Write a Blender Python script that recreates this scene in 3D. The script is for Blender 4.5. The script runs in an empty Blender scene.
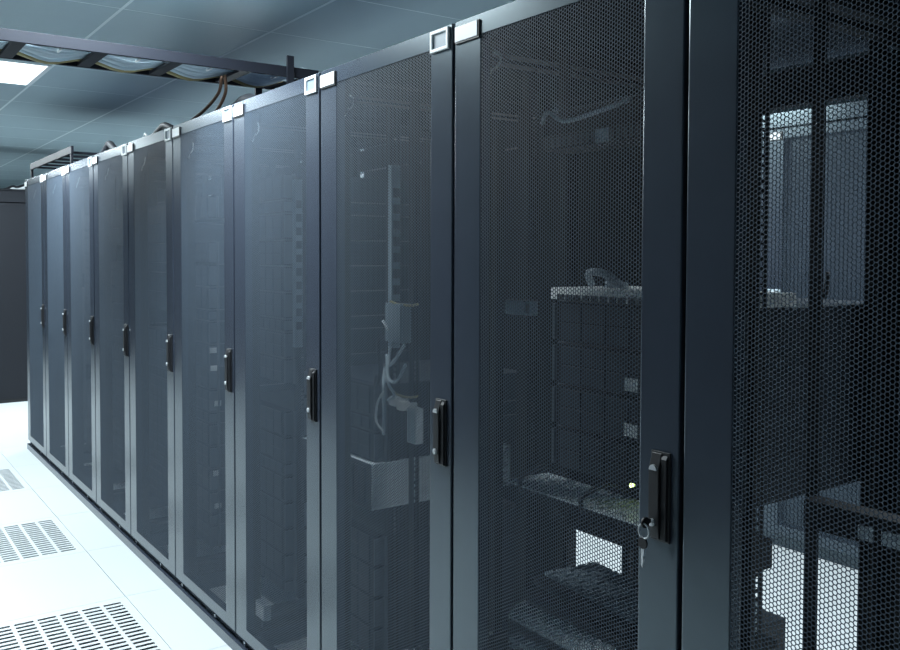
import bpy, math, random
import numpy as np
from mathutils import Vector, Matrix

random.seed(7)
SC = bpy.context.scene
COL = SC.collection
PI = math.pi

# ------------------------------------------------------------------ materials
def new_mat(name, color, rough=0.5, metal=0.0, spec=0.5, bump=0.0, bscale=300.0, vary=0.0, vscale=6.0, coat=0.0):
    m = bpy.data.materials.new(name)
    m.use_nodes = True
    nt = m.node_tree
    b = nt.nodes['Principled BSDF']
    b.inputs['Base Color'].default_value = (*color, 1)
    b.inputs['Roughness'].default_value = rough
    b.inputs['Metallic'].default_value = metal
    b.inputs['Specular IOR Level'].default_value = spec
    b.inputs['Coat Weight'].default_value = coat
    tc = nt.nodes.new('ShaderNodeTexCoord')
    if vary > 0:
        n = nt.nodes.new('ShaderNodeTexNoise')
        n.inputs['Scale'].default_value = vscale
        n.inputs['Detail'].default_value = 5
        nt.links.new(tc.outputs['Object'], n.inputs['Vector'])
        mx = nt.nodes.new('ShaderNodeMix'); mx.data_type = 'RGBA'
        mx.inputs[6].default_value = (*[c * (1 - vary) for c in color], 1)
        mx.inputs[7].default_value = (*[min(1, c * (1 + vary)) for c in color], 1)
        nt.links.new(n.outputs['Fac'], mx.inputs[0])
        nt.links.new(mx.outputs[2], b.inputs['Base Color'])
    if bump > 0:
        n2 = nt.nodes.new('ShaderNodeTexNoise')
        n2.inputs['Scale'].default_value = bscale
        n2.inputs['Detail'].default_value = 2
        nt.links.new(tc.outputs['Object'], n2.inputs['Vector'])
        bp = nt.nodes.new('ShaderNodeBump')
        bp.inputs['Strength'].default_value = bump
        bp.inputs['Distance'].default_value = 0.001
        nt.links.new(n2.outputs['Fac'], bp.inputs['Height'])
        nt.links.new(bp.outputs['Normal'], b.inputs['Normal'])
    return m

def emit_mat(name, color, strength):
    m = bpy.data.materials.new(name); m.use_nodes = True
    nt = m.node_tree; nt.nodes.clear()
    e = nt.nodes.new('ShaderNodeEmission'); o = nt.nodes.new('ShaderNodeOutputMaterial')
    e.inputs[0].default_value = (*color, 1); e.inputs[1].default_value = strength
    nt.links.new(e.outputs[0], o.inputs[0])
    return m

M = {}
M['paint'] = new_mat('rack_powder_coat', (.038, .047, .067), .24, 0, .5, bump=.02, bscale=900, vary=.10, vscale=9)
M['paint'].node_tree.nodes['Principled BSDF'].inputs['IOR'].default_value = 1.78
M['paint'].node_tree.nodes['Principled BSDF'].inputs['Specular Tint'].default_value = (.74, .95, 1, 1)
M['mesh'] = new_mat('perforated_steel', (.058, .082, .113), .55, 0, .25)
M['inner'] = new_mat('cabinet_inside_paint', (.004, .005, .0065), .5, 0, .25)
M['zinc'] = new_mat('zinc_plated_steel', (.10, .12, .14), .42, .5, .5, vary=.12, vscale=14)
M['chassis'] = new_mat('server_chassis_steel', (.016, .021, .030), .45, .1, .4, vary=.15, vscale=10)
M['bezel'] = new_mat('server_bezel_plastic', (.006, .0075, .010), .5, 0, .3)
M['bay'] = new_mat('drive_bay_plastic', (.020, .025, .032), .45, 0, .4)
M['silver'] = new_mat('light_grey_metal', (.52, .62, .68), .45, .1, .5, vary=.06)
M['mid'] = new_mat('mid_grey_metal', (.26, .32, .36), .45, 0, .4)
M['grey_box'] = new_mat('pale_storage_steel', (.84, .92, .96), .4, 0, .5)
M['insert'] = new_mat('label_insert_grey', (.20, .26, .31), .45, 0, .5)
M['white'] = new_mat('white_plastic', (.93, .95, .95), .4, 0, .5)
M['grey'] = new_mat('pale_grey_plastic', (.62, .69, .73), .45, 0, .5)
M['black'] = new_mat('black_plastic', (.012, .013, .016), .5, 0, .5)
M['cable_black'] = new_mat('black_cable', (.014, .016, .020), .6, 0, .2)
M['cable_grey'] = new_mat('grey_cable', (.50, .60, .66), .45, 0, .5)
M['cable_white'] = new_mat('white_cable', (.78, .82, .84), .4, 0, .5)
M['cable_yellow'] = new_mat('yellow_cable', (.34, .29, .13), .45, 0, .5)
M['cable_brown'] = new_mat('brown_cable', (.16, .085, .05), .5, 0, .5)
M['chrome'] = new_mat('chrome', (.75, .78, .8), .18, 1, .5)
M['tray'] = new_mat('tray_black_paint', (.011, .013, .019), .5, 0, .12, bump=.15, bscale=500)
M['rubber'] = new_mat('black_rubber', (.02, .02, .022), .7)
M['bright'] = new_mat('polished_nickel', (.66, .69, .72), .3, .35, .6)
M['led'] = emit_mat('green_led', (.75, 1, .35), 6)
M['tbar'] = new_mat('ceiling_bar_white', (.80, .90, .92), .5)
M['wall'] = new_mat('dark_wall_paint', (.013, .016, .022), .5, 0, .4, bump=.1, bscale=200, vary=.08)  # near-black so that the doors reflect dark at mid height
M['cab'] = new_mat('dark_cabinet_paint', (.010, .012, .017), .55, 0, .3)
M['endwall'] = new_mat('grey_wall_paint', (.30, .37, .41), .6, 0, .4, bump=.1, bscale=200, vary=.05)
M['ceiling'] = new_mat('ceiling_panel', (.42, .54, .59), .42, 0, .45, vary=.05, vscale=3)
M['floor'] = new_mat('white_floor_laminate', (.70, .745, .76), .42, 0, .4, vary=.035, vscale=160)
M['grate'] = new_mat('white_grate_coating', (.70, .745, .76), .42, 0, .4)
M['plenum'] = new_mat('plenum_concrete', (.16, .22, .23), .8, vary=.2)
M['damper'] = new_mat('damper_sheet', (.10, .145, .15), .6, vary=.1)
M['lamp'] = emit_mat('lamp_diffuser', (.84, .95, 1.0), 3.0)
M['frame_white'] = new_mat('lamp_frame_white', (.8, .85, .86), .4)

# ------------------------------------------------------------------ mesh helpers
class MB:
    def __init__(s): s.v = []; s.f = []
    def box(s, x0, x1, y0, y1, z0, z1):
        n = len(s.v)
        s.v += [(x0,y0,z0),(x1,y0,z0),(x1,y1,z0),(x0,y1,z0),(x0,y0,z1),(x1,y0,z1),(x1,y1,z1),(x0,y1,z1)]
        s.f += [(n,n+3,n+2,n+1),(n+4,n+5,n+6,n+7),(n,n+1,n+5,n+4),(n+1,n+2,n+6,n+5),(n+2,n+3,n+7,n+6),(n+3,n,n+4,n+7)]
        return s
    def prism(s, poly, axis, a0, a1):
        """poly: 2D points; extruded along axis ('x','y','z')"""
        n = len(s.v); k = len(poly)
        def P(p, a):
            if axis == 'x': return (a, p[0], p[1])
            if axis == 'y': return (p[0], a, p[1])
            return (p[0], p[1], a)
        s.v += [P(p, a0) for p in poly] + [P(p, a1) for p in poly]
        s.f.append(tuple(range(n + k - 1, n - 1, -1))); s.f.append(tuple(range(n + k, n + 2 * k)))
        for i in range(k):
            j = (i + 1) % k
            s.f.append((n + i, n + j, n + k + j, n + k + i))
        return s
    def frame(s, x0, x1, z0, z1, X0, X1, Z0, Z1, y0, y1):
        """rectangular ring: outer X/Z, inner x/z opening, one welded piece, between y0 and y1"""
        n = len(s.v)
        O = [(X0,Z0),(X1,Z0),(X1,Z1),(X0,Z1)]; I = [(x0,z0),(x1,z0),(x1,z1),(x0,z1)]
        for y in (y0, y1):
            s.v += [(a, y, b) for a, b in O] + [(a, y, b) for a, b in I]
        for i in range(4):
            j = (i + 1) % 4
            s.f += [(n+i, n+j, n+4+j, n+4+i), (n+8+i, n+12+i, n+12+j, n+8+j),
                    (n+i, n+8+i, n+8+j, n+j), (n+4+i, n+4+j, n+12+j, n+12+i)]
        return s
    def tube(s, pts, r, sides=8, closed=False):
        pts = [Vector(p) for p in pts]
        n0 = len(s.v); N = len(pts); prev = None
        for i, p in enumerate(pts):
            if closed: t = pts[(i+1) % N] - pts[i-1]
            else: t = pts[min(i+1, N-1)] - pts[max(i-1, 0)]
            t.normalize()
            if prev is None:
                a = Vector((0,0,1)) if abs(t.z) < .9 else Vector((1,0,0))
                u = t.cross(a).normalized()
            else:
                u = (prev - t * prev.dot(t)).normalized()
            prev = u; w = t.cross(u)
            for k in range(sides):
                an = 2 * PI * k / sides
                s.v.append(tuple(p + (u * math.cos(an) + w * math.sin(an)) * r))
        for i in range(N if closed else N - 1):
            j = (i + 1) % N
            for k in range(sides):
                l = (k + 1) % sides
                s.f.append((n0+i*sides+k, n0+i*sides+l, n0+j*sides+l, n0+j*sides+k))
        if not closed:
            s.f.append(tuple(n0 + k for k in range(sides - 1, -1, -1)))
            s.f.append(tuple(n0 + (N-1)*sides + k for k in range(sides)))
        return s
    def cyl(s, c, r, h, axis='z', sides=20):
        d = {'x': Vector((h,0,0)), 'y': Vector((0,h,0)), 'z': Vector((0,0,h))}[axis]
        c = Vector(c)
        return s.tube([c, c + d], r, sides)
    def mesh(s, name):
        me = bpy.data.meshes.new(name)
        me.from_pydata(s.v, [], s.f); me.update()
        return me
    def build(s, name, mat, parent=None, bevel=0.0, smooth=False, loc=None, seg=2):
        return link(name, s.mesh(name), mat, parent, bevel, smooth, loc, seg)

def link(name, me, mat, parent=None, bevel=0.0, smooth=False, loc=None, seg=2):
    o = bpy.data.objects.new(name, me)
    COL.objects.link(o)
    if mat is not None and not me.materials: me.materials.append(mat)
    if parent is not None: o.parent = parent
    if loc is not None: o.location = loc
    if smooth:
        for p in me.polygons: p.use_smooth = True
    if bevel > 0:
        b = o.modifiers.new('edge', 'BEVEL'); b.width = bevel; b.segments = seg
        b.limit_method = 'ANGLE'; b.angle_limit = math.radians(40)
    return o

def curve(pts, n=8):
    """Catmull-Rom through points"""
    P = [Vector(p) for p in pts]
    P = [P[0] * 2 - P[1]] + P + [P[-1] * 2 - P[-2]]
    out = []
    for i in range(1, len(P) - 2):
        for k in range(n):
            t = k / n
            a, b, c, d = P[i-1], P[i], P[i+1], P[i+2]
            out.append(0.5 * ((2*b) + (c-a)*t + (2*a-5*b+4*c-d)*t*t + (3*b-a-3*c+d)*t**3))
    out.append(P[-2])
    return out

def thing(name, label, cat, loc=(0, 0, 0), rz=0.0, group=None):
    o = bpy.data.objects.new(name, None)
    COL.objects.link(o)
    o.empty_display_size = .1
    o.location = loc; o.rotation_euler = (0, 0, rz)
    return tag(o, label, cat, group)

def tag(o, label, cat, group=None):
    o['label'] = label; o['category'] = cat
    if group: o['group'] = group
    return o

def struct(o):
    o['kind'] = 'structure'; return o

def copy_tree(o, parent=None):
    c = o.copy(); COL.objects.link(c)
    if parent is not None: c.parent = parent
    for ch in list(o.children): copy_tree(ch, c)
    return c

# ------------------------------------------------------------------ perforated sheet (real hexagonal holes)
def hex_sheet(name, x0, x1, z0, z1, y, p=0.0067, web=0.00125, th=0.0008):
    dx = p * math.sqrt(3) / 2
    ni = int((x1 - x0) / dx); nj = int((z1 - z0) / p)
    dx = (x1 - x0) / ni; pz = (z1 - z0) / nj
    R = p / math.sqrt(3); r = R - web / 2 / math.cos(PI / 6)
    ii, jj = np.meshgrid(np.arange(ni), np.arange(nj), indexing='ij')
    cx = (x0 + (ii + .5) * dx).ravel(); cz = (z0 + (jj + .25 + .5 * (ii % 2)) * pz).ravel()
    sx = dx / (R * 1.5); sz = pz / p
    an = np.arange(6) * PI / 3
    ox = R * np.cos(an) * sx; oz = R * np.sin(an) * sz
    ixx = r * np.cos(an) * sx; izz = r * np.sin(an) * sz
    n = len(cx)
    outer = np.stack([(cx[:, None] + ox).ravel(), (cz[:, None] + oz).ravel()], 1)
    key = np.round(outer / 2e-5).astype(np.int64)
    key = key[:, 0] * 10_000_019 + key[:, 1]
    _, first, inv = np.unique(key, return_index=True, return_inverse=True)
    ou = outer[first]; no = len(ou)
    inv = inv.reshape(n, 6)
    inx = (cx[:, None] + ixx).ravel(); inz = (cz[:, None] + izz).ravel()
    V = np.zeros((no + 12 * n, 3), np.float32)
    V[:no, 0] = ou[:, 0]; V[:no, 1] = y; V[:no, 2] = ou[:, 1]
    V[no:no+6*n, 0] = inx; V[no:no+6*n, 1] = y; V[no:no+6*n, 2] = inz
    V[no+6*n:, 0] = inx; V[no+6*n:, 1] = y + th; V[no+6*n:, 2] = inz
    a = np.arange(n * 6).reshape(n, 6) + no
    b = a + 6 * n
    o2 = np.roll(inv, -1, 1); a2 = np.roll(a, -1, 1); b2 = np.roll(b, -1, 1)
    F1 = np.stack([inv, o2, a2, a], 2).reshape(-1, 4)
    F2 = np.stack([a, a2, b2, b], 2).reshape(-1, 4)
    F = np.concatenate([F1, F2]).astype(np.int32)
    me = bpy.data.meshes.new(name)
    me.vertices.add(len(V)); me.vertices.foreach_set('co', V.ravel())
    me.loops.add(F.size); me.loops.foreach_set('vertex_index', F.ravel())
    me.polygons.add(len(F)); me.polygons.foreach_set('loop_start', np.arange(0, F.size, 4, dtype=np.int32))
    me.polygons.foreach_set('loop_total', np.full(len(F), 4, np.int32))
    me.update(calc_edges=True); me.validate()
    return me

# ------------------------------------------------------------------ constants of the place
W = 0.6                      # rack width and floor module
XR = -0.2798                 # right side of the nearest rack
ZC = 2.182                    # ceiling height
def rack_x(k): return XR - W * (k - .5)      # k = 1 nearest ... 10 farthest

# ------------------------------------------------------------------ rack prototype (local: x centred, y 0 = door face, z 0 = floor)
PX0, PX1, PZ0, PZ1 = -.208, .216, .100, 1.709
sheet_me = hex_sheet('perforated_panel', PX0, PX1, PZ0, PZ1, 0.0006)
sheet_me.materials.append(M['mesh'])

def make_door(parent, name='door'):
    d = MB().frame(PX0, PX1, PZ0, PZ1, -.2955, .2955, .060, 1.750, 0, .024).build(name, M['paint'], parent, bevel=.0018)
    link('perforated_panel', sheet_me, None, d)
    # swing handle: base plate, tapered lever with a sloped top
    h = MB()
    h.box(.2435, .2815, -.004, 0, .832, .9725)
    h.prism([(-.004, .834), (-.010, .838), (-.0125, .858), (-.0125, .944), (-.006, .9690), (-.004, .9705)], 'x', .2465, .2665)
    h.prism([(-.004, .834), (-.008, .836), (-.008, .962), (-.004, .968)], 'x', .2665, .2780)
    h.build('lock_handle', M['black'], d, bevel=.0012)
    b = MB().prism([(.2565 + .0075 * math.cos(t), .944 + .0085 * math.sin(t)) for t in [i * PI / 10 for i in range(11)]], 'y', -.0150, -.0115)
    b.build('release_button', M['bright'], d)['label'] = 'chrome half-round release button'
    c = MB().cyl((.2550, -.0120, .8615), .0062, -.003, 'y', 20); c.cyl((.2550, -.0150, .8615), .0040, -.001, 'y', 16)
    c.build('lock_cylinder', M['bright'], d, bevel=.0006)['label'] = 'chrome lock cylinder'
    MB().box(-.2905, -.2100, -.0035, 0, 1.7030, 1.7385).build('plate_holder', M['black'], d, bevel=.0008)  # black backing, reaching past the plate at right and bottom
    MB().box(-.2895, -.2145, -.0050, -.0033, 1.7070, 1.7375).build('name_plate', M['white'], d, bevel=.0006)['label'] = 'blank white name plate'
    MB().frame(.2270, .2790, 1.7080, 1.7390, .2200, .2860, 1.7010, 1.7460, -.0055, 0).build('label_frame', M['white'], d, bevel=.001)['label'] = 'white label frame'
    MB().box(.2265, .2795, -.0015, .0, 1.7075, 1.7395).build('label_insert', M['insert'], d)
    return d

def rail_mesh(name, sgn, punched=True):
    """19-inch rail: a front flange and a side web, both punched with square holes, 3 per unit"""
    m = MB()
    zs = []
    z = .135
    while z < 1.64:
        zs += [z, z + .0159, z + .0318]; z += .04445
    h = .0095
    def strip(fn, u0, u1):
        uc = (u0 + u1) / 2; a, b = uc - h / 2, uc + h / 2
        rows = [(.10, zs[0] - h / 2, False)]
        for i, zz in enumerate(zs):
            rows.append((zz - h / 2, zz + h / 2, punched))
            rows.append((zz + h / 2, (zs[i + 1] - h / 2) if i + 1 < len(zs) else 1.70, False))
        for z0, z1, hole in rows:
            for (p, q) in (((u0, a), (b, u1)) if hole else ((u0, u1),)):
                fn(p, q, z0, z1)
    m.box(min(sgn*.2255, sgn*.2500), max(sgn*.2255, sgn*.2500), 0, .002, .10, 1.70)
    strip(lambda p, q, z0, z1: m.box(min(sgn*.2480, sgn*.2500), max(sgn*.2480, sgn*.2500), p, q, z0, z1), .002, .032)
    return m.mesh(name)
rail_r = rail_mesh('mounting_rail', 1); rail_r.materials.append(M['inner'])
rear_r = rail_mesh('mounting_rail', 1, False); rear_r.materials.append(M['inner'])
rear_l = rail_mesh('mounting_rail', -1, False); rear_l.materials.append(M['inner'])
rail_l = rail_mesh('mounting_rail', -1); rail_l.materials.append(M['inner'])

def make_rack():
    t = thing('server_rack', 'server rack', 'server rack')
    bf = MB()
    bf.box(-.300, .300, -.006, .030, 0, .034)
    bf.box(-.300, .300, .012, .030, .034, .058)
    bf.box(-.300, -.262, .030, .770, 0, .058); bf.box(.262, .300, .030, .770, 0, .058)
    bf.box(-.300, .300, .770, .80, 0, .058)
    bf.build('base_frame', M['paint'], t)
    for x in (-.24, .10):
        MB().cyl((x, .012, .044), .0065, -.007, 'y', 12).build('bolt', M['chrome'], t)
    for sx in (-1, 1):
        for y in (.03, .73):
            MB().box(min(sx*.262, sx*.2995), max(sx*.262, sx*.2995), y, y + .04, .058, 1.722).build('corner_post', M['inner'], t)
    MB().box(-.262, .262, .755, .785, 1.622, 1.704).build('rear_beam', M['inner'], t)
    for sx, me, me2 in ((-1, rail_l, rear_l), (1, rail_r, rear_r)):
        for y in (.243, .620):
            link('mounting_rail', me if y < .5 else me2, None, t, loc=(0, y, 0))
        MB().box(min(sx*.25, sx*.285), max(sx*.25, sx*.285), .07, .73, .075, .100).build('side_beam', M['inner'], t)
        MB().box(min(sx*.25, sx*.285), max(sx*.25, sx*.285), .07, .73, 1.690, 1.715).build('side_beam', M['inner'], t)
    MB().box(-.2985, .2985, .026, .798, 1.722, 1.749).build('roof_panel', M['paint'], t, bevel=.003)
    make_door(t)
    g = MB().tube(curve([(-.257, .045, 1.632), (-.225, .040, 1.645), (-.200, .040, 1.654), (-.205, .045, 1.672), (-.235, .055, 1.686)]), .0022, 8)
    g.build('ground_wire', M['cable_white'], t, smooth=True)['label'] = 'thin white earth wire behind the mesh'
    return t

RACK_LABELS = {
 1: 'nearest dark server rack of the row, cut off by the right edge of the photo',
 2: 'dark mesh-door server rack with a bunch of keys hanging from its door handle',
 3: 'dark mesh-door server rack with tangled cables and a pale box visible inside',
 4: 'dark mesh-door server rack whose top stands under the end of the overhead cable tray',
 5: 'dark mesh-door server rack where the brown cables drop from the tray onto the roof',
 6: 'dark mesh-door server rack with small black cable loop on its roof beside the brown cables',
 7: 'dark mesh-door server rack, fourth from the far end of the row',
 8: 'dark mesh-door server rack under the near end of the small ladder, third from far end',
 9: 'dark mesh-door server rack, next to the last one at the far end of the row',
 10: 'farthest dark mesh-door server rack of the row, standing at the left end',
}
rack0 = make_rack()
racks = {}
for k in range(1, 11):
    r = rack0 if k == 1 else copy_tree(rack0)
    r.location = (rack_x(k), 0, 0)
    r.scale = (1, 1, .996)
    r['label'] = RACK_LABELS[k]; r['group'] = 'row of mesh-door server racks along the aisle'
    racks[k] = r
MB().box(-.3005, -.2995, .03, .77, .06, 1.72).build('side_panel', M['paint'], racks[10])
MB().box(.2995, .3005, .03, .77, .06, 1.72).build('side_panel', M['paint'], racks[1])

for k in range(3, 11):
    MB().box(-.261, .261, .787, .798, .50 if k == 3 else .06, 1.72).build('rear_panel', M['inner'], racks[k])  # dark sheet added to block the bright rear aisle from view

# ------------------------------------------------------------------ equipment
U = .04445
def make_server(units, name='rack_server', depth=.52, bays=True):
    """local: x centred, y 0 = rail plane, z 0 = bottom"""
    h = units * U - .002
    t = thing(name, '', 'server')
    MB().box(-.2190, .2190, -.004, depth, 0, h).build('chassis', M['chassis'], t, bevel=.001)
    MB().box(-.2180, .2180, -.030, -.0045, .001, h - .001).build('bezel', M['bezel'], t, bevel=.002)
    if bays:
        d = MB()
        n = 8 if units == 1 else 12
        rows = 1 if units == 1 else 2
        for r in range(rows):
            for i in range(n // rows * 1):
                w = .40 / (n // rows)
                x = -.205 + i * w
                z0 = .005 + r * (h - .008) / rows
                d.box(x + .003, x + w - .003, -.0345, -.0302, z0, z0 + (h - .008) / rows - .004)
        d.build('drive_bay_panel', M['bay'], t)
    for sx in (-1, 1):
        e = MB().box(min(sx*.2195, sx*.2410), max(sx*.2195, sx*.2410), -.006, -.0008, .001, h - .001)
        e.box(min(sx*.2200, sx*.2270), max(sx*.2200, sx*.2270), -.036, -.006, .006, h - .006)
        e.build('mounting_ear', M['zinc'], t, bevel=.001)
    return t

srv2 = make_server(2); srv1 = make_server(1)
used = {id(srv2): False, id(srv1): False}
def place_server(proto, x, z, label, group=None, y=.243):
    if not used[id(proto)]:
        used[id(proto)] = True; o = proto
    else: o = copy_tree(proto)
    o.location = (x, y, z)
    tag(o, label, 'server', group)
    return o

ORD = {5: 'fifth', 6: 'sixth', 7: 'seventh', 8: 'eighth', 9: 'ninth', 10: 'tenth'}
for k in range(5, 11):
    z = .115; i = 0
    gap_at = {5: (.70, .80), 6: (1.30, 1.40), 7: (.9, .95), 8: (1.2, 1.3), 9: (.5, .55), 10: (1.0, 1.1)}[k]
    lab = 'dark flat server in the stack behind the mesh of the %s rack from the right' % ORD[k]
    while z < 1.50:
        if gap_at[0] < z < gap_at[1]: z += U * 2
        two = (i * 7 + k * 3) % 5 != 0
        place_server(srv2 if two else srv1, rack_x(k), z, lab, 'stacked servers in the %s rack' % ORD[k], y=.200 if k == 6 else .243)
        z += (2 if two else 1) * U + .0005; i += 1

def block(name, label, cat, x0, x1, y0, y1, z0, z1, body_mat, parts=(), group=None, bevel=.0015, body='chassis'):
    """a box-shaped device with parts [(name, material, MB in world coordinates, label)] re-based to the device's base"""
    c = Vector(((x0 + x1) / 2, (y0 + y1) / 2, z0))
    t = thing(name, label, cat, c, 0, group)
    MB().box(x0 - c.x, x1 - c.x, y0 - c.y, y1 - c.y, 0, z1 - z0).build(body, body_mat, t, bevel=bevel)
    for pn, pm, mb, pl in parts:
        mb.v = [(a - c.x, b - c.y, d - c.z) for a, b, d in mb.v]
        o = mb.build(pn, pm, t, bevel=.0006)
        if pl: o['label'] = pl
    return t

x2, x3, x4, x5, x1 = rack_x(2), rack_x(3), rack_x(4), rack_x(5), rack_x(1)

# --- rack 4: pale storage unit seen through rack 3, servers under and over it
for i, z in enumerate((.115, .115 + 2*U, .115 + 4*U, .115 + 6*U)):
    place_server(srv2, x4, z, ('lowest', 'second lowest', 'third lowest', 'top')[i] + ' dark server of the four stacked below the pale grey storage box', 'servers under the pale storage box')
m_ = MB()
m_.box(x4 - .2245, x4 + .2245, .196, .1998, .547, .677)
for i in range(12): m_.box(x4 - .205 + i * .034, x4 - .205 + i * .034 + .028, .190, .1955, .560, .664)
block('storage_unit', 'pale grey metal storage box lying in the rack left of the tangled cables', 'storage unit', x4 - .225, x4 + .2245, .200, .70, .547, .677, M['grey_box'], [('drive_bay_panel', M['bezel'], m_, None), ('side_cover', M['grey_box'], MB().box(x4 + .2565, x4 + .2605, .179, .430, .558, .687), 'pale steel side cover')])
for i, (z, two) in enumerate(((.800, True), (.800 + 2*U, False), (.800 + 3*U, True), (.800 + 5*U, False), (1.10, True))):
    if i < 3:
        place_server(srv2 if two else srv1, x4, z - .1205, ('lowest', 'middle', 'highest')[i] + ' of the three flat servers piled above the pale storage box', 'servers above the pale storage box')

def power_strip(x, y0, y1, z0, z1, label):
    p = MB(); n = int((z1 - z0 - .1) / .045)
    for i in range(n): p.box(x + .010, x + .0125, y0 + .004, y1 - .004, z0 + .06 + i * .045, z0 + .06 + i * .045 + .026)
    return block('power_strip', label, 'power strip', x - .010, x + .010, y0, y1, z0, z1, M['mid'], [('socket_panel', M['bay'], p, None)])
power_strip(x4 + .2355 + .03, .232, .262, 1.01, 1.520, 'long pale vertical power strip seen through the rack with tangled cables')
power_strip(x5 + .2355 + .03, .222, .250, .960, 1.520, 'pale vertical power strip seen above the servers through the fourth rack mesh')
block('power_adapter', 'small pale grey upright box hanging below the tangled cables', 'power adapter', -1.972, -1.930, .20, .225, .774, .868, M['grey'],
      [('cover', M['silver'], MB().box(-1.968, -1.934, .197, .1998, .780, .862), None)])
block('junction_box', 'pale grey square box just above the tangled cables', 'junction box', -2.093, -2.003, .205, .234, 1.033, 1.139, M['mid'],
      [('cover', M['mid'], MB().box(-2.088, -2.008, .2015, .2048, 1.038, 1.134), None)])
# two small white connectors and the tangle
for i, (cx, cz) in enumerate(((-2.045, .873), (-2.005, .866))):
    block('network_plug', ('small pale network plug nearer the rail below the tangled cables', 'small pale network plug nearer the upright grey box')[i], 'plug', cx - .014, cx + .014, .196, .222, cz - .012, cz + .012, M['white'],
          [('boot', M['grey'], MB().cyl((cx, .222, cz), .005, .03, 'y', 10), None)])

def cable(name, label, pts, r, mat, group=None, cat='cable'):
    c = Vector(pts[0])
    o = MB().tube([p - c for p in curve(pts)], r, 8).build(name, M[mat], None, smooth=True, loc=c)
    return tag(o, label, cat, group)

cable('network_cable', 'upper thin yellow cable sagging across behind the mesh', [(-2.06, .20, 1.145), (-2.03, .21, 1.137), (-1.97, .21, 1.137), (-1.92, .20, 1.143)], .0035, 'cable_yellow')
cable('network_cable', 'lower thin yellow cable sagging just above the upright grey box', [(-2.06, .20, .905), (-2.03, .205, .893), (-1.97, .205, .893), (-1.92, .20, .903)], .0035, 'cable_yellow')
tangle = [
 ([(-2.10, .225, 1.015), (-2.07, .205, .97), (-2.03, .20, .99), (-2.00, .21, 1.03)], 'cable_grey', .0045),
 ([(-2.13, .232, .99), (-2.10, .22, .93), (-2.05, .215, .925), (-2.01, .22, .975)], 'cable_grey', .0045),
 ([(-2.09, .19, .96), (-2.04, .185, .92), (-2.02, .19, .893), (-2.07, .20, .872)], 'cable_grey', .004),
 ([(-2.14, .230, .95), (-2.11, .21, .90), (-2.09, .20, .83), (-2.11, .21, .77)], 'cable_grey', .0045),
 ([(-2.06, .18, .90), (-2.10, .185, .86), (-2.115, .19, .81), (-2.09, .20, .78)], 'cable_white', .0035),
 ([(-2.13, .230, 1.04), (-2.08, .175, 1.03), (-2.05, .165, .96), (-2.09, .175, .905), (-2.13, .20, .93)], 'cable_black', .006),
 ([(-2.08, .19, 1.09), (-2.055, .18, 1.085), (-2.035, .18, 1.07)], 'cable_white', .004),
]
for i, (pts, mt, r) in enumerate(tangle):
    o = cable('network_cable', 'short loose cable in the tangle behind the mesh of the third rack', pts, r, mt, 'tangled cables in the third rack')
cable('network_cable', 'thin vertical grey cable hanging straight down in the rack with the tangle', [(-1.862, .22, 1.62), (-1.862, .22, 1.3), (-1.858, .22, 1.0), (-1.862, .22, .72)], .003, 'cable_grey')
power_strip(-1.625, .66, .73, .10, 1.40, 'dark-backed vertical power strip at the rear of the third rack')  # added as a dark blocker, right edge of the bright floor gap
for ch in [o for o in COL.objects if o.get('label', '').startswith('dark-backed')][0].children: ch.data.materials[0] = M['inner']

# small box at the foot of rack 4
block('sensor_box', 'small pale sensor box low down behind the mesh of the fourth rack', 'sensor', -2.60, -2.535, .035, .06, .135, .185, M['grey'],
      [('cover', M['white'], MB().box(-2.595, -2.54, .032, .0348, .14, .18), None)])
# white stickers on servers of rack 6, seen through rack 5
for i, (z, y_) in enumerate(((.885, .150), (.815, .152), (.675, .168), (.400, .160), (.270, .166))):
    pos = ('uppermost', 'second', 'third', 'fourth', 'lowest')[i]
    o = MB().box(-.001, .001, 0, .026, 0, .021).build('asset_sticker', M['white'], None, loc=(rack_x(6) + .2286, y_ + .013, z))
    tag(o, '%s of the five small pale stickers on servers seen through the fifth rack' % pos, 'sticker')

# --- rack 2
bars = MB()
for i in range(24): bars.box(x2 - .20 + i * .0168, x2 - .20 + i * .0168 + .011, .1765, .1795, 1.494, 1.512)
block('patch_panel', 'slim patch panel near the top of the rack with the keys', 'patch panel', x2 - .2245, x2 + .2245, .180, .26, 1.488, 1.518, M['bezel'], [('port_strip', M['bay'], bars, None),
      ('name_plate', M['silver'], MB().box(-1.250, -1.215, .1755, .1798, 1.490, 1.516), 'pale striped plate')])
cable('network_cable', 'pale cable drooping over the patch panel near the top of the keys rack', [(-1.40, .17, 1.545), (-1.36, .15, 1.56), (-1.30, .14, 1.535), (-1.22, .14, 1.54), (-1.15, .17, 1.56)], .0045, 'cable_grey')
mid_labels = ('lowest of the four dark servers above the cable manager in the keys rack', 'second from below of the dark servers above the cable manager',
              'dark server with the lower of the two white tags in the keys rack', 'dark server with the upper white tag, under the pale-topped device')
for i in range(4):
    s = place_server(srv2, x2, .822 + i * 2 * U, mid_labels[i])
    if i >= 1 and i != 3 or i == 3:
        pass
for i, z in enumerate((.935, 1.020)):
    o = MB().box(0, .034, 0, .002, 0, .024).build('paper_tag', M['white'], None, loc=(-1.152, .160, z))
    tag(o, ('lower', 'upper')[i] + ' white tag on the dark servers in the keys rack', 'tag')
o = MB().cyl((0, 0, 0), .0042, .006, 'y', 14).build('status_light', M['led'], None, loc=(-1.130, .158, .846))
tag(o, 'small glowing yellow-green status light beside the door handle', 'light')
sw = MB()
for i in range(16): sw.box(x2 - .20 + i * .025, x2 - .20 + i * .025 + .018, .1955, .1995, 1.178, 1.190)
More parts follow.
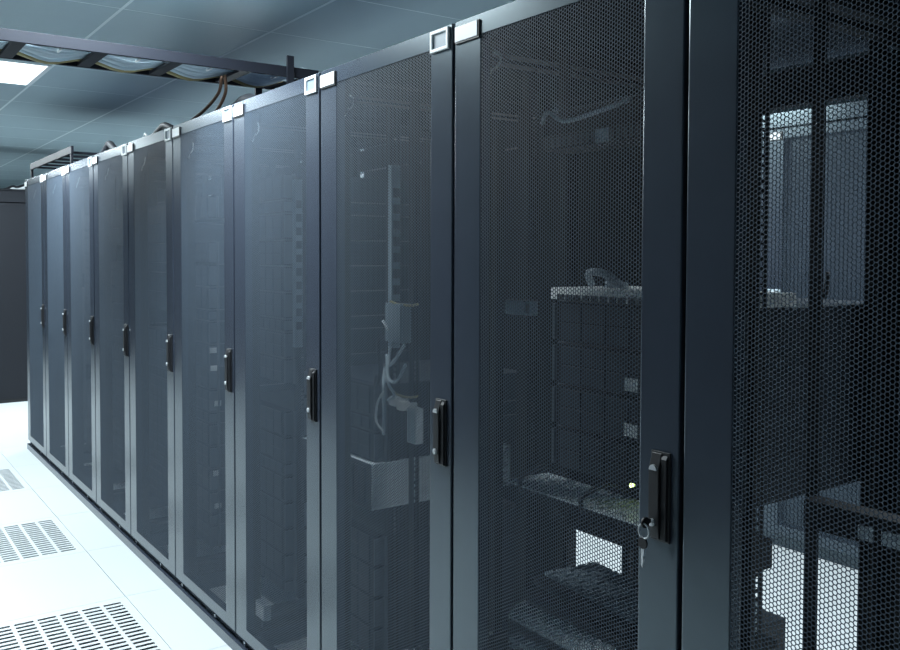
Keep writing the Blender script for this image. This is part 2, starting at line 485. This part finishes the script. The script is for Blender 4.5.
block('network_switch', 'flat network switch with a pale top catching the light at mid height', 'network switch', x2 - .2245, x2 + .2245, .200, .40, 1.1790, 1.2035, M['white'], [('port_strip', M['black'], sw, None)])
cable('cable_coil', 'small pale cable coil lying on the flat network switch', [(-1.335, .25, 1.212), (-1.31, .22, 1.235), (-1.27, .22, 1.235), (-1.25, .25, 1.212), (-1.28, .29, 1.209), (-1.32, .28, 1.211)], .008, 'mid')
block('media_converter', 'small grey box fixed at the left post of the keys rack', 'converter', -1.428, -1.345, .095, .115, 1.150, 1.178, M['silver'],
      [('port_strip', M['black'], MB().box(-1.36, -1.35, .0935, .0948, 1.154, 1.174), None)])
# cable manager with rings
cm = thing('cable_manager', 'pale grey horizontal cable manager with dark rings in the keys rack', 'cable manager', (x2, .14, .765))
t_ = MB(); t_.box(-.2240, .2240, -.060, .055, .041, .0445); t_.box(-.2240, .2240, .050, .055, 0, .041)
t_.build('tray', M['grey_box'], cm, bevel=.0008)
for x in (-.165, .012, .19):
    MB().tube(curve([(x - .012, -.055, .03), (x - .008, -.064, .055), (x + .002, -.040, .075), (x + .006, .0, .078), (x + .010, .045, .055)]), .004, 8).build('cable_ring', M['black'], cm, smooth=True)
ports = MB()
for i in range(24): ports.box(x2 - .205 + i * .0172, x2 - .205 + i * .0172 + .012, .1965, .1995, .724, .738)
block('ethernet_switch', 'dark network switch directly under the pale cable manager', 'network switch', x2 - .2245, x2 + .2245, .200, .34, .7070, .7610, M['bezel'], [('port_strip', M['black'], ports, None)])
# keyboard drawer
kd = thing('keyboard', 'dark rack keyboard lying open below the bright gap in the keys rack', 'keyboard', (-1.255, .235, .572), math.radians(-6))
MB().box(-.150, .150, -.085, .085, 0, .018).build('body', M['bezel'], kd, bevel=.003)
kb = MB()
for r in range(5):
    for c in range(13):
        kb.prism([(-.1430 + c*.022, .018), (-.1245 + c*.022, .018), (-.1265 + c*.022, .026), (-.1410 + c*.022, .026)], 'y', -.062 + r * .0285, -.042 + r * .0285)
kb.build('keys', M['mid'], kd)
sh = MB().box(x2 - .2245, x2 + .2245, .10, .55, .552, .570)
sh = block('shelf', 'thin black shelf carrying the keyboard', 'shelf', x2 - .2245, x2 + .2245, .13, .36, .556, .570, M['inner'], [('front_lip', M['inner'], MB().box(x2 - .2245, x2 + .2245, .125, .1298, .553, .572), None)], body='board')
block('tape_drive', 'grey striped box standing on the shelf at the right of the keyboard', 'drive', -1.090, -.985, .16, .34, .5715, .635, M['silver'],
      [('front_panel', M['grey'], MB().box(-1.088, -.987, .156, .1598, .574, .632), None)])
# lower console with a rounded front edge and a row of plugs
lc = thing('console_switch', 'device with a pale rounded front edge and a row of plugs below the keyboard', 'switch', (x2, .09, .470))
MB().prism([(.0, .0), (.0, .058), (.012, .074), (.045, .078), (.25, .078), (.25, 0)], 'x', -.2245, .2245).build('chassis', M['grey_box'], lc, bevel=.002)
MB().box(-.224, .224, -.002, .0, .004, .050).build('front_panel', M['bezel'], lc)
for i in range(12):
    x = -.185 + i * .0335
    pg = MB().box(x, x + .019, -.030, -.002, .012, .034).build('plug', M['cable_grey'], lc, bevel=.002)
    MB().tube(curve([(x + .0095, -.030, .023), (x + .0095, -.046, .016), (x + .011, -.05, -.02), (x + .012, -.045, -.08)]), .0035, 8).build('lead', M['cable_black'], pg, smooth=True)
# --- rack 1 and the rear of rack 2
p_ = MB()
block('patch_panel', 'dark panel with two bluish tags at the right edge of the photo', 'patch panel', x1 - .2245, x1 + .2245, .200, .24, .845, .889, M['bezel'],
      [('tag_plate', M['silver'], MB().box(-.712, -.688, .1965, .1998, .851, .872), 'bluish tag plate'),
       ('tag_plate', M['silver'], MB().box(-.676, -.640, .1965, .1998, .851, .872), 'bluish tag plate')])
block('battery_unit', 'dark block low at the back, cutting off the bright floor seen through the nearest mesh', 'battery', -1.400, -1.178, .45, .715, .103, .451, M['bezel'],
      [('handle', M['bay'], MB().box(-1.34, -1.24, .7152, .725, .30, .33), None)])
block('cable_duct', 'tall dark vertical cable duct at the rear of the keys rack', 'cable duct', -.953, -.900, .660, .725, .110, 1.660, M['inner'],  # dark upright added where the rear opening has to read black
      [('cover', M['inner'], MB().box(-.948, -.905, .6565, .6598, .12, 1.65), None)])
block('cable_duct', 'tall dark vertical cable duct at the rear of the third rack', 'cable duct', -1.985, -1.876, .665, .725, .060, 1.610, M['inner'],  # dark upright added as a blocker, left edge of the bright floor gap
      [('cover', M['inner'], MB().box(-1.98, -1.881, .6615, .6648, .08, 1.59), None)])
block('sign_plate', 'small pale plate on a rear aisle cabinet, seen through the nearest rack mesh', 'sign', -2.385, -2.305, 2.308, 2.316, 1.040, 1.128, M['silver'],
      [('face_plate', M['grey'], MB().box(-2.380, -2.310, 2.3055, 2.3078, 1.046, 1.122), None)])
cable('power_cable', 'upper pale cable looping across the back opening behind the nearest mesh', [(-1.245, .745, 1.108), (-1.21, .735, 1.120), (-1.17, .735, 1.118), (-1.14, .745, 1.106)], .009, 'cable_white')
cable('power_cable', 'lower pale cable looping across the back opening behind the nearest mesh', [(-1.118, .745, 1.082), (-1.09, .735, 1.092), (-1.06, .735, 1.090), (-1.035, .745, 1.086)], .007, 'cable_white')
cable('power_cable', 'thin dark curved cable hanging at the back of the nearest opening', [(-1.127, .776, 1.236), (-1.138, .776, 1.170), (-1.171, .776, 1.126), (-1.249, .776, 1.104)], .006, 'cable_black')

# --- keys in the lock of rack 2
kx, ky, kz = x2 + .2550, -.0161, .8615
ks = thing('key_bunch', 'bunch of keys hanging from the lock of the nearest full door', 'keys', (kx, ky, kz))
k1 = MB().box(-.0012, .0012, -.006, .0, -.003, .003); k1.cyl((-.0015, -.012, -.001), .0085, .003, 'x', 18)
k1.build('key', M['black'], ks)['label'] = 'key with black head in the lock'
ring = [(.0015 + .0105 * math.sin(a), -.0165, -.013 + .0115 * math.cos(a)) for a in [i * 2 * PI / 24 for i in range(24)]]
MB().tube(ring, .0014, 8, closed=True).build('key_ring', M['bright'], ks, smooth=True)['label'] = 'chrome split ring'
k2 = MB().cyl((.000, -.0180, -.032), .0088, .003, 'y', 18)
k2.build('key_head', M['black'], ks)
MB().prism([(-.0028, -.040), (.0028, -.040), (.0028, -.050), (.0008, -.054), (.0026, -.058), (.0, -.070), (-.0028, -.066)], 'y', -.0175, -.0157).build('key_blade', M['bright'], ks)['label'] = 'chrome key blade'

# ------------------------------------------------------------------ back row of cabinets across the rear aisle
def make_back():
    t = thing('network_cabinet', '', 'cabinet')
    b = MB(); b.box(-.2990, .2990, .030, .95, .0, 1.890); b.box(-.2990, .2990, .0, .030, 1.828, 1.890)
    b.build('cabinet_body', M['paint'], t)
    d = make_door(t); d.scale = (1, 1, 1.04)
    return t
back0 = make_back()
for i in range(9):
    b = back0 if i == 0 else copy_tree(back0)
    b.location = (-1.50 - .6 * i, 2.32, 0)
    tag(b, 'dark mesh-door cabinet standing across the rear aisle, dimly seen through the near mesh', 'cabinet', 'cabinets across the rear aisle')

# ------------------------------------------------------------------ dark cabinets closing the far end
ec = thing('equipment_cabinet', 'dark plain cabinet closing the aisle at the left edge of the photo', 'cabinet', (-8.60, .45, 0))
MB().box(-.30, .30, -.75, .75, .03, 1.70).build('cabinet_body', M['cab'], ec, bevel=.004)
MB().box(-.305, .305, -.755, .755, 1.705, 1.80).build('top_cap', M['cab'], ec, bevel=.004)
MB().box(-.29, .29, -.74, .74, .0, .03).build('plinth', M['black'], ec)
cable('white_hose', 'white hose lying on top of the dark far cabinet', [(-8.50, .40, 1.855), (-8.50, .35, 1.842), (-8.5, .29, 1.828), (-8.49, .25, 1.822)], .020, 'cable_white', cat='hose')
cable('power_cable', 'black cable curling over the white hose on the dark far cabinet', [(-8.44, .15, 1.808), (-8.42, .21, 1.825), (-8.42, .26, 1.85), (-8.42, .30, 1.845), (-8.42, .38, 1.875)], .010, 'cable_black')
cable('power_cable', 'black cable lying along the front edge of the dark far cabinet top', [(-8.36, .10, 1.81), (-8.36, .22, 1.812), (-8.37, .30, 1.810), (-8.38, .40, 1.812)], .012, 'cable_black')

# ------------------------------------------------------------------ overhead cable tray across the aisle
TX0, TX1, TZ = -3.150, -2.880, 1.893
tr = thing('cable_tray', 'dark ladder cable tray crossing the aisle above the racks', 'cable tray', (TX0 / 2 + TX1 / 2, 0, TZ))
hw = (TX1 - TX0) / 2
for sx in (-1, 1):
    MB().box(min(sx*hw, sx*(hw-.014)), max(sx*hw, sx*(hw-.014)), -1.99, .40, 0, .036).build('side_rail', M['tray'], tr, bevel=.0015)
for i in range(10):
    y = -1.752 + i * .235
    MB().box(-hw + .014, hw - .014, y - .020, y + .020, .001, .012).build('rung', M['tray'], tr, bevel=.001)
for sx in (-1, 1):
    MB().box(sx*hw + (0 if sx > 0 else -.010), sx*hw + (.010 if sx > 0 else 0), .272, .298, 1.745 - TZ, (.072 if sx > 0 else .036)).build('support_post', M['tray'], tr, bevel=.001)
    MB().box(sx*hw - .03, sx*hw + .03, .25, .32, 1.7432 - TZ, 1.7462 - TZ).build('foot_plate', M['tray'], tr)
# data cables lying in the tray, tied together
cb = thing('cable_bundle', 'pale bundle of data cables tied together, sagging between the tray rungs', 'cables', (TX0 / 2 + TX1 / 2, 0, TZ))
for c in range(11):
    x = -hw + .032 + c * .0205
    pts = []
    for i in range(10):
        y = -1.752 + i * .235
        lift = .025 if c % 2 == 0 else .031
        pts += [(x + random.uniform(-.004, .004), y, lift), (x + random.uniform(-.006, .006), y + .1175, lift - .012 - (.012 if c < 4 else 0.004))]
    pts = [(pts[0][0], -1.850, lift + .006)] + pts[:-2] + [(pts[-2][0], .363, lift + .012)]
    MB().tube(curve(pts, 4), .0085, 8).build('data_cable', M['cable_yellow'] if c == 0 else M['cable_grey'], cb, smooth=True)
for i in range(9):
    y = -1.752 + i * .235 + .1175
    for x0, x1 in ((.070, hw - .019),):
        MB().frame(x0 + .002, x1 - .002, -.001, .033, x0, x1, -.003, .035, y - .003, y + .003).build('cable_tie', M['white'], cb)
cable('power_cable', 'front brown cable dropping from the tray to the rack roof', [(-3.03, .096, 1.897), (-3.03, .094, 1.885), (-3.05, .090, 1.84), (-3.14, .075, 1.795), (-3.24, .05, 1.756)], .006, 'cable_brown')
cable('power_cable', 'rear dark brown cable dropping from the tray to the rack roof', [(-3.004, .098, 1.897), (-3.004, .098, 1.885), (-3.02, .105, 1.84), (-3.09, .105, 1.795), (-3.17, .095, 1.756)], .006, 'cable_brown')

# small ladder tray on the far roofs
lt = thing('ladder_tray', 'short open ladder tray standing on the far rack roofs', 'cable tray', (-6.10, .30, 1.892))
MB().box(-.60, .66, -.195, -.180, -.042, 0).build('side_rail', M['tray'], lt, bevel=.001)
MB().box(-.60, .66, .235, .250, -.042, 0).build('side_rail', M['tray'], lt, bevel=.001)
for i in range(6):
    x = -.52 + i * .22
    MB().box(x - .012, x + .012, -.180, .235, -.036, -.024).build('rung', M['tray'], lt)
for x in (-.575, .64):
    for y in (-.195, .235):
        MB().box(x - .011, x + .011, y, y + .014, 1.7437 - 1.892, -.042).build('support_post', M['tray'], lt)

# cables lying on the roofs
def arc(x0, x1, y, h, r, n=7):
    return [(x0 + (x1 - x0) * i / (n - 1), y + .01 * math.sin(i), 1.7437 + r * 1.2 + h * math.sin(PI * i / (n - 1))) for i in range(n)]
cable('power_cable', 'fat black cable loop arching on the sixth rack roof', arc(-3.92, -3.52, .10, .045, .013), .013, 'cable_black')
cable('network_cable', 'white cable arching beside the black loop on the sixth rack roof', arc(-4.02, -3.80, .08, .040, .005), .005, 'cable_white')
cable('power_cable', 'flat black cable wedge on the fifth rack roof behind the brown cables', arc(-3.12, -2.72, .13, .040, .016), .016, 'cable_black')
cable('power_cable', 'black cable hump on the far roofs next to the ladder tray', arc(-4.95, -4.55, .14, .070, .018), .018, 'cable_black')
cable('network_cable', 'white cable lying along the fourth rack roof edge by the tray end', arc(-2.64, -2.22, .06, .014, .004), .004, 'cable_white')
cable('network_cable', 'white cable bump on the third rack roof edge', arc(-2.06, -1.88, .06, .014, .003), .003, 'cable_white')
cable('network_cable', 'white cable end on the roof of the keys rack', arc(-1.43, -1.30, .07, .016, .003), .003, 'cable_white')
cable('power_cable', 'black cable on the roof of the keys rack', arc(-1.40, -1.10, .11, .030, .008), .008, 'cable_black')

# ------------------------------------------------------------------ floor: raised white tiles, three slotted ones in view
FP = .6096
FX, FY = -3.345, -.166             # a tile corner
grates = [(0, -1), (-2, -1), (-4, -1)]      # cell (i,j): x FX+i*FP .. , y FY+j*FP ..
fl = MB()
for i in range(-18, 10):
    for j in range(-4, 8):
        xa, ya = FX + i * FP, FY + j * FP
        if (i, j) in grates: continue
        g = .0010
        ya2, yb2 = max(ya + g, -2.05), min(ya + FP - g, 4.1)
        if yb2 - ya2 < .02: continue
        fl.box(xa + g, xa + FP - g, ya2, yb2, -.035, 0)
struct(fl.build('floor', M['floor']))
struct(MB().box(-14.5, 2.9, -2.15, 4.2, -.34, -.30).build('floor_plenum', M['plenum']))

def make_grate():
    t = thing('perforated_floor_tile', '', 'floor tile', (0, 0, -.030))
    nY, nX = 7, 17
    y0, pitchY, slotY = .030, .0733, .0600
    x0, pitchX, slotX = .0435, .0313, .0150
    # plate as a grid with the slots left out, slot ends cut at the corners
    xs = [.0006]; ys = [.0006]
    for i in range(nX): xs += [x0 + i * pitchX, x0 + i * pitchX + slotX]
    for j in range(nY): ys += [FP - y0 - (nY - 1 - j) * pitchY - slotY, FP - y0 - (nY - 1 - j) * pitchY]
    xs.append(FP - .0006); ys.append(FP - .0006)
    m = MB()
    idx = {}
    def vid(a, b, z):
        k = (a, b, z)
        if k not in idx:
            idx[k] = len(m.v); m.v.append((xs[a], ys[b], .030 + z))
        return idx[k]
    nx, ny = len(xs), len(ys)
    solid = lambda a, b: 0 <= a < nx-1 and 0 <= b < ny-1 and not (a % 2 == 1 and b % 2 == 1)
    for a in range(nx - 1):
        for b in range(ny - 1):
            if not solid(a, b): continue
            m.f.append((vid(a,b,0), vid(a+1,b,0), vid(a+1,b+1,0), vid(a,b+1,0)))
            for (da, db, p, q) in ((-1,0,(a,b),(a,b+1)), (1,0,(a+1,b+1),(a+1,b)), (0,-1,(a+1,b),(a,b)), (0,1,(a,b+1),(a+1,b+1))):
                if not solid(a+da, b+db):
                    m.f.append((vid(*p,0), vid(*q,0), vid(*q,-.0015), vid(*p,-.0015)))
    m.build('slotted_plate', M['grate'], t)
    s = MB()
    s.box(.002, FP - .002, .002, .022, 0, .0265); s.box(.002, FP - .002, FP - .022, FP - .002, 0, .0265)
    s.box(.002, .022, .022, FP - .022, 0, .0265); s.box(FP - .022, FP - .002, .022, FP - .022, 0, .0265)
    s.build('support_frame', M['grate'], t)
    d = MB().box(.03, FP - .03, .03, FP - .03, -.070, -.066).build('damper_plate', M['damper'], t)
    return t, d
gr, dm = make_grate()
GL = ('nearest slotted white floor tile with black slots, cut by the bottom left corner',
      'middle slotted white floor tile with grey-green slots on the aisle floor',
      'farthest slotted white floor tile, half hidden by the left edge of the photo')
for n, (i, j) in enumerate(grates):
    g_ = gr if n == 0 else copy_tree(gr)
    g_.location = (FX + i * FP, FY + j * FP, -.030)
    g_['label'] = GL[n]; g_['group'] = 'slotted floor tiles along the aisle'
    if n == 0:
        # the nearest tile gets a black damper plate
        for ch in g_.children:
            if ch.name.startswith('damper_plate'):
                pass
for g_ in [o for o in COL.objects if o.name.startswith('perforated_floor_tile')]:
    if abs(g_.location.x - FX) < .01:
        for ch in g_.children:
            if ch.name.startswith('damper_plate'):
                ch.data = ch.data.copy(); ch.data.materials[0] = M['black']

# ------------------------------------------------------------------ room shell
struct(MB().box(-14.5, 2.9, -2.15, 4.2, ZC, ZC + .05).build('ceiling', M['ceiling']))
tb = MB()
CX, CY, CPY = -4.64, -.141, .5885
for i in range(-16, 13):
    x = CX + i * .61
    tb.box(x - .003, x + .003, -2.0, 4.1, ZC - .0006, ZC)
for j in range(-3, 8):
    y = CY + j * CPY
    tb.box(-14.4, 2.8, y - .006, y + .006, ZC - .0012, ZC - .0006)
struct(tb.build('ceiling_trim', M['tbar']))
struct(MB().box(-14.5, 2.9, -2.15, -2.00, -.3, ZC).build('wall_left', M['wall']))  # unseen dark block standing in for an opposite row, added for door reflections
struct(MB().box(-14.5, 2.9, 4.1, 4.2, -.3, ZC).build('wall_right', M['endwall']))
struct(MB().box(-14.6, -14.4, -2.15, 4.2, -.3, ZC).build('wall_back', M['endwall']))
struct(MB().box(2.8, 2.9, -2.15, 4.2, -.3, ZC).build('wall_front', M['endwall']))

# ------------------------------------------------------------------ ceiling lamps
def make_lamp():
    t = thing('ceiling_light', '', 'ceiling light')
    MB().frame(-.285, .285, -.272, .272, -.298, .298, -.288, .288, 0, .004).build('frame', M['frame_white'], t)
    t.children[0].rotation_euler = (PI / 2, 0, 0)
    MB().box(-.284, .284, -.271, .271, -.0020, -.0005).build('diffuser', M['lamp'], t)
    ld = bpy.data.lights.new('lamp_tube', 'AREA')
    ld.shape = 'RECTANGLE'; ld.size = .56; ld.size_y = .53
    ld.energy = 56
    ld.color = (.84, .95, 1.0)
    lo = bpy.data.objects.new('lamp_tube', ld); COL.objects.link(lo)
    lo.parent = t; lo.location = (0, 0, -.0035)
    return t
lamp = make_lamp()
L = [(-5.25 + .305, -.141 - CPY / 2, 'bright white square ceiling light above the aisle at the left edge')]
AIS = [-7.39, -9.83, -2.505]
REAR = [-8.0, -5.56, -3.12, -.68]
for x in AIS: L.append((x, CY - CPY / 2, None))
for x in REAR: L.append((x, CY + CPY * 2.5, None))
for n, (x, y, lb) in enumerate(L):
    o = lamp if n == 0 else copy_tree(lamp)
    o.location = (x, y, ZC - .0045)
    if y > 0:
        for ch in o.children:
            if ch.type == 'LIGHT':
                ch.data = ch.data.copy(); ch.data.energy = 44
    if lb: tag(o, lb, 'ceiling light')
    elif y < 0: tag(o, 'square ceiling light further along the aisle, outside the photo', 'ceiling light', 'aisle ceiling lights')
    else: tag(o, 'square ceiling light above the rear aisle, hidden behind the racks', 'ceiling light', 'rear aisle ceiling lights')

# ------------------------------------------------------------------ world, camera, view
w = bpy.data.worlds.new('World'); SC.world = w; w.use_nodes = True
w.node_tree.nodes['Background'].inputs[0].default_value = (.02, .03, .04, 1)
w.node_tree.nodes['Background'].inputs[1].default_value = .2

cam = bpy.data.cameras.new('camera'); co = bpy.data.objects.new('camera', cam); COL.objects.link(co)
rt = Vector((0.5739993, 0.8188479, 0.0035973)); up = Vector((-0.0293893, 0.0162108, 0.9994366)); fw = Vector((-0.8183282, 0.5737816, -0.0333704))
mat = Matrix(((rt.x, up.x, -fw.x, 0.00883), (rt.y, up.y, -fw.y, -1.05077), (rt.z, up.z, -fw.z, 1.27023), (0, 0, 0, 1)))
co.matrix_world = mat
cam.sensor_fit = 'HORIZONTAL'; cam.sensor_width = 36; cam.lens = 887.1776 / 900 * 36
cam.shift_y = -(325 - 284.8692) / 900
cam.clip_start = .02
SC.camera = co
SC.cycles.use_adaptive_sampling = False
SC.cycles.caustics_reflective = False
SC.view_settings.view_transform = 'Standard'; SC.view_settings.look = 'None'
SC.view_settings.gamma = 1; SC.view_settings.use_curve_mapping = False
SC.view_settings.exposure = 0.0
